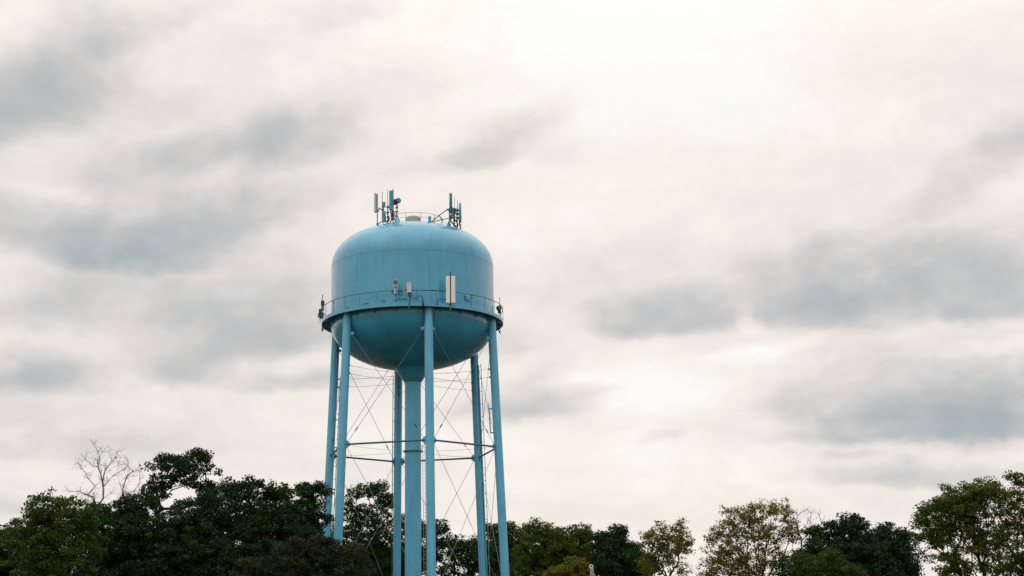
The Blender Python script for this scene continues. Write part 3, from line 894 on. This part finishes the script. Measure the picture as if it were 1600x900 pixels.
def wood(nodes, par, tip=.012, trunk=None, expo=2.3):
    n = len(nodes); w = np.zeros(n); kids = np.zeros(n, int)
    for i in range(1, n): kids[par[i]] += 1
    w[kids == 0] = 1.0
    for i in range(n - 1, 0, -1): w[par[i]] += w[i]
    rad = tip * np.maximum(w, 1) ** (1 / expo)
    if trunk: rad *= 1 + (trunk / rad[0] - 1) * (rad / rad[0]) ** .5
    return rad


def wood_mesh(mb, nodes, par, rad):
    for i in range(1, len(nodes)):
        j = par[i]; r0 = min(rad[j], rad[i] * 1.35)
        mb.tube(nodes[j], nodes[i], r0, rad[i], 8 if rad[i] > .08 else (5 if rad[i] > .03 else 3), False)
    return mb


def lobe_points(lobes, dep, n, r_, minz=2.0):
    vol = np.array([l[2] * l[3] for l in lobes], float); vol /= vol.sum(); pts = []
    for l, q in zip(lobes, vol):
        px, py, rx, ry = l[:4]; dy = l[4] if len(l) > 4 else 0.0
        c = P(px, py, dep + dy); s_ = (dep + dy) / F_PX; k = max(3, int(n * q))
        u = r_.normal(size=(k, 3)); u /= np.linalg.norm(u, axis=1)[:, None]
        rr_ = r_.uniform(.05, 1, k) ** .42
        rr_ = np.where(r_.uniform(size=k) < .10, r_.uniform(1.0, 1.32, k), rr_)      # stray sprays beyond the crown's edge
        u *= rr_[:, None]
        pts.append(c + u * np.array([rx * s_, min(rx, ry * 1.3 + 8) * s_, ry * s_]))
    p = np.concatenate(pts); return p[p[:, 2] > minz]


TREES = bpy.data  # (kept simple: all trees are made by the function below)


def tree(name, label, cat, dep, basepx, lobes, n=220, per=55, rc=.42, size=.21, mat='l_dark', tint=(.45, .28), trunk=.28,
         group='trees around the water tower', seed=0, bf=.35, bark='bark', bare=0.0, fork=None, flat=.7, patch=None, minz=2.0, wob=.12):
    r_ = np.random.default_rng(1000 + seed)
    bx = P(basepx, 900, dep)[0]; base = np.array([bx, dep, 0.0])
    t = thing(name, label, cat, base, group)
    n = int(n * 1.6); per *= 1.1; rc *= .84; size *= .86
    tg = lobe_points(lobes, dep, n, r_, minz)
    lean = None if fork is None else P(fork[0], fork[1], dep)
    nodes, par, ends = grow(base - np.array([0, 0, .1]), tg, r_, bf, lean=lean, wob=wob)
    rad = wood(nodes, par, .009, trunk)
    mb = wood_mesh(MB(), nodes, par, rad)
    # leaf clumps at the ends and along the last twigs
    keep = r_.uniform(size=len(tg)) > bare
    cs = tg[keep]
    cl_r = rc * r_.choice([.5, .75, 1.0, 1.4], len(cs), p=[.25, .3, .3, .15]) * r_.uniform(.9, 1.1, len(cs))
    cnt = np.maximum(6, (per * (cl_r / rc) ** 2 * r_.uniform(.5, 1.4, len(cs))).astype(int))
    idx = np.repeat(np.arange(len(cs)), cnt)
    off = r_.normal(size=(len(idx), 3)) * .56
    ol = np.linalg.norm(off, axis=1)[:, None]; off *= np.minimum(1, 1.15 / ol)
    off *= cl_r[idx][:, None] * np.array([1.15, 1.15, flat])
    pts = cs[idx] + off
    ctint = np.clip(r_.normal(tint[0], tint[1] * .8, len(cs)), 0, 1)
    if patch is not None:       # a turning branch: the clumps near this spot have turned
        for (qx, qy, qr, amt) in patch:
            c = P(qx, qy, dep); dd = np.hypot(cs[:, 0] - c[0], cs[:, 2] - c[2]) / (qr * dep / F_PX)
            ctint = np.where(dd < 1, np.clip(ctint + amt, 0, 1), ctint)
    tn = ctint[idx] + r_.normal(0, tint[1] * .6, len(idx))
    # twigs inside each clump
    for i in range(len(cs)):
        for _ in range(3):
            v = r_.normal(size=3); v[2] = abs(v[2]) * .6; v *= cl_r[i] * 1.25 / np.linalg.norm(v)
            mb.tube(cs[i], cs[i] + v, .010, .004, 3, False)
    mb.build('trunk', bark, t)
    me = leaf_mesh('crown', pts - base, size, tn, mat, r_)
    o = bpy.data.objects.new('crown', me); col.objects.link(o); o.parent = t
    return t


def bare_tree(label, dep, basepx, fork, tips, seed, bark='bark_pale', trunk=.10, tip=.0045, side=6, name='bare_tree', spread=1.0):
    r_ = np.random.default_rng(500 + seed)
    bx = P(basepx, 900, dep)[0]; base = np.array([bx, dep, 0.0])
    t = thing(name, label, 'tree', base, 'trees around the water tower')
    tg = np.array([P(x, y + 6, dep + r_.uniform(-1.5, 1.5)) for x, y in tips])
    nodes, par, ends = grow(base, tg, r_, .5, .5, .13, lean=P(fork[0], fork[1], dep))
    # fine side twigs, forked twice
    N = [list(x) for x in nodes]; PR = list(par); n0 = len(N)
    zf = P(fork[0], fork[1], dep)[2]
    for i in range(1, n0):
        if N[i][2] < zf + .4: continue
        d0 = np.array(N[i]) - np.array(N[PR[i]]); d0 /= max(1e-6, np.linalg.norm(d0))
        for _ in range(side):
            v = d0 * .7 + r_.normal(size=3) * .75; v[2] += .25; v /= np.linalg.norm(v)
            L = r_.uniform(.35, 1.1) * spread; k = i; p = np.array(N[i])
            for s_ in range(3):
                v = v + r_.normal(size=3) * .28; v /= np.linalg.norm(v); p = p + v * L / 3
                N.append(list(p)); PR.append(k); k = len(N) - 1
                if s_ < 2:
                    w_ = v + r_.normal(size=3) * .8; w_ /= np.linalg.norm(w_)
                    N.append(list(p + w_ * L * .35)); PR.append(k)
    # children always follow parents in this list
    nodes = np.array(N); par = np.array(PR)
    rad = wood(nodes, par, tip, trunk, 2.6)
    wood_mesh(MB(), nodes, par, rad).build('trunk', bark, t)
    return t


# --- trees in front of and beside the tower, west side
tree('broadleaf_tree', 'low dark tree at the picture edge below the olive-tipped tree', 'tree', 118, 5,
     [(0, 850, 45, 30), (-35, 850, 40, 28), (25, 880, 40, 40), (-30, 890, 50, 30)], 240, 55, seed=1, mat='l_dark')
tree('broadleaf_tree', 'olive-tipped rounded tree standing before the bare forked tree', 'tree', 112, 85,
     [(78, 795, 36, 26), (118, 808, 38, 28), (60, 835, 42, 36), (105, 850, 55, 40), (80, 890, 70, 36)], 420, 50, seed=2, mat='l_green', tint=(.62, .3),
     patch=[(60, 840, 34, .3), (90, 800, 30, .15)])
bare_tree('leafless grey tree with forked twigs poking above the dark woods', 126, 158, (152, 792),
          [(134, 712), (148, 690), (160, 700), (122, 718), (128, 765), (112, 762), (138, 742), (166, 722), (176, 738), (172, 765), (188, 752),
           (186, 716), (198, 724), (206, 738), (216, 728), (208, 762), (192, 770), (182, 700), (152, 716), (218, 745), (200, 712), (160, 745)], 3)
tree('broadleaf_tree', 'broad dark tree filling the wood beneath the bare forked tree', 'tree', 120, 165,
     [(150, 808, 34, 22), (182, 800, 24, 18), (205, 790, 18, 18), (228, 776, 16, 14), (218, 800, 30, 20), (170, 850, 60, 45), (215, 840, 50, 45), (190, 895, 70, 30)], 480, 55, seed=4, mat='l_dark')
tree('umbrella_crowned_tree', 'tallest dark tree with a wide flat crown on leaning stems', 'tree', 124, 236,
     [(262, 722, 28, 13), (300, 720, 32, 14), (330, 736, 14, 9), (290, 741, 26, 13), (303, 753, 20, 8), (246, 744, 12, 6), (252, 760, 10, 8), (240, 776, 10, 12),
      (236, 728, 6, 4), (330, 768, 18, 7), (318, 782, 14, 10), (262, 715, 14, 8), (312, 712, 20, 8), (236, 758, 10, 12), (258, 765, 12, 12), (268, 748, 16, 10), (322, 762, 22, 9), (340, 778, 14, 9), (240, 790, 18, 12), (330, 790, 20, 10)], 260, 38, rc=.40, seed=5, mat='l_dark', fork=(246, 800), bf=.35, trunk=.2, tint=(.4, .3))
tree('broadleaf_tree', 'dense dark tree below the flat-crowned one', 'tree', 119, 290,
     [(295, 810, 42, 28), (330, 800, 30, 28), (262, 830, 34, 34), (300, 860, 60, 45), (250, 885, 50, 30), (340, 880, 50, 34)], 480, 58, seed=6, mat='l_dark')
tree('broadleaf_tree', 'bushy dark tree with feathery tips next to the flat-crowned tree', 'tree', 121, 378,
     [(352, 764, 12, 12), (366, 762, 10, 9), (384, 757, 9, 8), (402, 758, 10, 10), (378, 774, 26, 12), (372, 800, 40, 30), (385, 850, 50, 45), (370, 890, 60, 30)], 430, 52, seed=7, mat='l_dark', tint=(.5, .28))
tree('broadleaf_tree', 'thin-topped green tree midway between the flat crown and the tower legs', 'tree', 123, 432,
     [(428, 768, 14, 10), (446, 772, 16, 12), (418, 782, 18, 14), (440, 806, 34, 26), (432, 850, 46, 42), (450, 890, 50, 30)], 380, 48, seed=8, mat='l_green', tint=(.25, .22))
tree('broadleaf_tree', 'dark tree whose twigs cross in front of the outer rear leg', 'tree', 127, 488,
     [(474, 764, 10, 11), (484, 770, 14, 12), (498, 762, 10, 9), (478, 795, 28, 24), (508, 768, 8, 5), (511, 810, 9, 8), (472, 840, 34, 36), (470, 890, 46, 30)], 430, 52, seed=9, mat='l_dark')
tree('shrub_tree', 'brownish-green low tree in front of the leg bases', 'tree', 112, 478,
     [(452, 862, 26, 16), (482, 868, 30, 20), (500, 852, 22, 12), (534, 856, 24, 14), (518, 868, 40, 20), (550, 872, 26, 18), (440, 890, 50, 24), (520, 895, 60, 26), (405, 890, 36, 20), (485, 848, 34, 12), (540, 912, 44, 18), (480, 912, 60, 18)], 560, 52, rc=.36, size=.17, seed=10, mat='l_brown', tint=(.5, .3), trunk=.2)
tree('broadleaf_tree', 'airy dark tree seen through the bracing wires between the legs', 'tree', 158, 578,
     [(562, 768, 22, 13), (590, 766, 20, 12), (604, 782, 14, 14), (552, 800, 18, 22), (585, 800, 28, 18), (560, 838, 30, 26), (600, 845, 30, 34), (575, 885, 50, 30)], 330, 50, rc=.5, seed=11, mat='l_green', tint=(.3, .25), size=.24)
tree('broadleaf_tree', 'dark tree directly behind the central riser pipe', 'tree', 161, 645,
     [(638, 822, 24, 20), (670, 828, 24, 16), (660, 850, 40, 30), (640, 885, 46, 30), (688, 832, 14, 20), (704, 856, 18, 18)], 260, 46, rc=.5, seed=12, mat='l_dark', size=.24)
tree('broadleaf_tree', 'loose-branched tree low between the front leg and the conduit leg', 'tree', 159, 705,
     [(716, 850, 16, 12), (738, 852, 18, 14), (728, 878, 30, 22), (752, 868, 20, 26), (700, 895, 20, 12)], 150, 46, rc=.5, seed=13, mat='l_green', tint=(.35, .25), size=.24)
tree('broadleaf_tree', 'green tree with tufted top just behind the outer front leg', 'tree', 164, 782,
     [(768, 828, 16, 12), (792, 830, 16, 14), (775, 858, 34, 24), (800, 845, 20, 20), (780, 890, 44, 26)], 250, 52, rc=.5, seed=14, mat='l_green', tint=(.45, .28), size=.24)
tree('broadleaf_tree', 'wide olive-green tree beside the tower with an even bumpy top', 'tree', 158, 862,
     [(832, 834, 18, 18), (848, 828, 16, 13), (876, 838, 26, 16), (906, 832, 16, 13), (915, 845, 14, 16), (850, 860, 46, 28), (890, 870, 44, 30), (840, 890, 40, 26)], 480, 56, rc=.46, seed=15, mat='l_olive', tint=(.25, .26), size=.22)
tree('golden_bush', 'golden-brown bushy tree just behind the wooden post', 'tree', 140, 898,
     [(898, 886, 24, 16), (880, 898, 30, 14), (912, 892, 12, 12)], 170, 50, rc=.36, seed=16, mat='l_olive', tint=(.75, .3), size=.19, trunk=.15)
tree('broadleaf_tree', 'dark pointed tree between the olive tree and the sparse yellow one', 'tree', 152, 965,
     [(964, 832, 14, 13), (955, 850, 28, 18), (985, 862, 22, 16), (940, 850, 12, 14), (965, 880, 46, 28), (1000, 888, 24, 20)], 380, 55, rc=.45, seed=17, mat='l_dark', tint=(.5, .28), size=.21)
tree('sparse_tree', 'small sparse yellow-green tree standing apart with sky on one side', 'tree', 136, 1040,
     [(1028, 826, 18, 13), (1062, 826, 16, 13), (1050, 845, 32, 15), (1074, 848, 16, 12), (1018, 848, 18, 18), (1052, 862, 26, 14), (1040, 838, 20, 12), (1035, 870, 24, 18), (1010, 885, 16, 18), (1065, 888, 16, 12)],
     210, 30, rc=.36, seed=18, mat='l_gold', tint=(.22, .26), size=.18, fork=(1044, 905), bf=.55, trunk=.12)
tree('sparse_tree', 'largest yellow-olive airy tree showing several dark upright stems', 'tree', 130, 1190,
     [(1150, 806, 26, 15), (1180, 802, 26, 16), (1214, 798, 20, 17), (1234, 812, 12, 16), (1136, 832, 22, 18), (1170, 832, 34, 20), (1210, 834, 28, 16),
      (1120, 856, 18, 22), (1145, 868, 30, 22), (1110, 890, 22, 16), (1160, 893, 46, 18), (1195, 868, 34, 16), (1240, 835, 12, 14)],
     520, 27, rc=.36, seed=19, mat='l_gold', tint=(.28, .26), size=.18, fork=(1193, 925), bf=.6, trunk=.17)
bare_tree('fine bare twiggy treetop sticking up beside the big yellow-olive tree', 134, 1250, (1252, 845),
          [(1256, 792), (1268, 796), (1280, 800), (1246, 800), (1262, 812), (1284, 812), (1238, 812), (1270, 820)], 20, tip=.0045, side=6, spread=.8, trunk=.07)
tree('broadleaf_tree', 'dark round tree with a rusty shoulder next to the bare twigs', 'tree', 128, 1322,
     [(1330, 822, 24, 16), (1300, 828, 20, 14), (1275, 836, 16, 14), (1345, 832, 18, 18), (1310, 860, 55, 32), (1345, 870, 40, 35), (1270, 870, 24, 26), (1300, 895, 60, 26)],
     480, 56, rc=.42, seed=21, mat='l_dark', tint=(.4, .28), patch=[(1268, 838, 15, .3)])
tree('shrub_tree', 'olive and rust coloured bush in front of the dark round tree', 'tree', 120, 1300,
     [(1298, 876, 26, 18), (1266, 886, 30, 16), (1330, 894, 24, 14), (1282, 898, 50, 12), (1246, 872, 10, 14)], 240, 44, rc=.34, size=.17, seed=22, mat='l_green', tint=(.75, .3), trunk=.15)
tree('broadleaf_tree', 'dark tree thinning towards the gap before the tallest right-hand crown', 'tree', 134, 1385,
     [(1385, 830, 20, 12), (1372, 850, 28, 24), (1408, 838, 16, 10), (1400, 868, 30, 24), (1380, 892, 44, 22), (1422, 895, 16, 14)], 360, 50, rc=.44, seed=23, mat='l_dark', tint=(.45, .3))
tree('sparse_tree', 'loose hanging sprays of foliage in the sky gap under the tallest right-hand crown', 'tree', 137, 1428,
     [(1425, 848, 12, 14), (1438, 868, 12, 12), (1428, 882, 12, 12)], 34, 30, rc=.34, seed=24, mat='l_green', tint=(.2, .2), size=.18, trunk=.08)
tree('spreading_tree', 'large green tree with wide rounded crown and dark spreading limbs', 'tree', 116, 1535,
     [(1530, 764, 30, 15), (1500, 772, 24, 16), (1556, 770, 18, 14), (1478, 790, 26, 15), (1452, 800, 18, 13), (1440, 815, 14, 12), (1480, 815, 40, 16),
      (1520, 800, 30, 18), (1505, 835, 34, 14), (1450, 836, 26, 10), (1470, 850, 22, 8), (1535, 825, 20, 18), (1560, 800, 10, 8), (1495, 880, 14, 16), (1475, 893, 12, 10), (1540, 850, 22, 12), (1562, 835, 12, 16), (1525, 862, 18, 10), (1555, 868, 16, 10), (1505, 858, 20, 8), (1500, 790, 36, 22), (1535, 782, 26, 12), (1480, 872, 22, 10), (1540, 885, 16, 12), (1505, 888, 20, 14), (1572, 790, 14, 16), (1575, 850, 14, 12), (1470, 838, 26, 14)], 720, 40, rc=.36, seed=25, mat='l_olive', tint=(.34, .3), size=.18, fork=(1535, 915), bf=.6, trunk=.2)
tree('spreading_tree', 'green tree at the picture edge with the highest clump, joining the wide rounded crown', 'tree', 118, 1590,
     [(1592, 750, 16, 12), (1612, 760, 20, 20), (1588, 772, 14, 10), (1600, 800, 22, 18), (1578, 815, 14, 12), (1625, 820, 30, 40), (1595, 835, 18, 14), (1600, 862, 24, 12), (1645, 860, 40, 40), (1585, 880, 22, 14), (1570, 830, 14, 14), (1575, 895, 30, 12), (1620, 880, 30, 20)], 520, 40, rc=.36, seed=26, mat='l_olive', tint=(.34, .3), size=.18, fork=(1588, 925), bf=.6, trunk=.18)

# a second row standing behind, glimpsed through the gaps of the first
for i, (lab, dep, x, lobes) in enumerate([
    ('dark tree glimpsed behind the olive-tipped tree at the picture edge', 142, 60, [(60, 850, 60, 36), (40, 890, 70, 36)]),
    ('dark tree glimpsed behind the wood beneath the bare forked tree', 144, 185, [(185, 835, 60, 34), (190, 890, 75, 36)]),
    ('dark tree glimpsed behind the trunk of the flat-crowned tree', 143, 305, [(305, 835, 58, 30), (300, 885, 75, 36)]),
    ('dark tree glimpsed behind the feathery-tipped bushy tree', 145, 415, [(415, 830, 52, 34), (415, 885, 70, 36)]),
    ('dark low tree glimpsed behind the outer rear leg of the tower', 150, 505, [(500, 850, 46, 34), (505, 890, 60, 36)]),
    ('dark low tree behind the airy tree and the bracing wires', 172, 590, [(575, 868, 50, 20), (640, 872, 50, 22), (600, 892, 60, 20)]),
    ('dark tree glimpsed behind the wide olive-green tree', 176, 850, [(840, 872, 56, 22), (890, 874, 50, 22), (780, 878, 40, 20)]),
    ('dark low tree glimpsed behind the dark pointed tree', 170, 975, [(975, 884, 50, 22)]),
    ('dark low tree glimpsed behind the rusty-shouldered round tree', 150, 1330, [(1325, 868, 56, 26), (1380, 876, 40, 22), (1242, 888, 34, 20)]),
]):
    tree('broadleaf_tree', lab, 'tree', dep, x, lobes, 230, 62, rc=.62, size=.27, seed=40 + i, mat='l_dark')

# the wooden post whose top shows at the foot of the picture
d = 96
pt = thing('wooden_post', 'weathered grey wooden post with a small ring on its top', 'post', (P(925, 900, d)[0], d, 0))
x = P(925, 900, d)[0]; zt_ = P(924.5, 888, d)[2]
mb = MB()
mb.lathe((x, d, 0), [(.135, 0), (.128, zt_ * .5), (.120, zt_ - .03), (.10, zt_), (.02, zt_ + .01)], 9, smooth=False)
mb.build('shaft', 'wood', pt)
q = P(923.7, 885.2, d)
MB().path([q + np.array([.095 * math.cos(a), 0, .095 * math.sin(a)]) for a in np.linspace(0, 2 * math.pi, 15)], .03, 6).build('ring', 'white', pt)
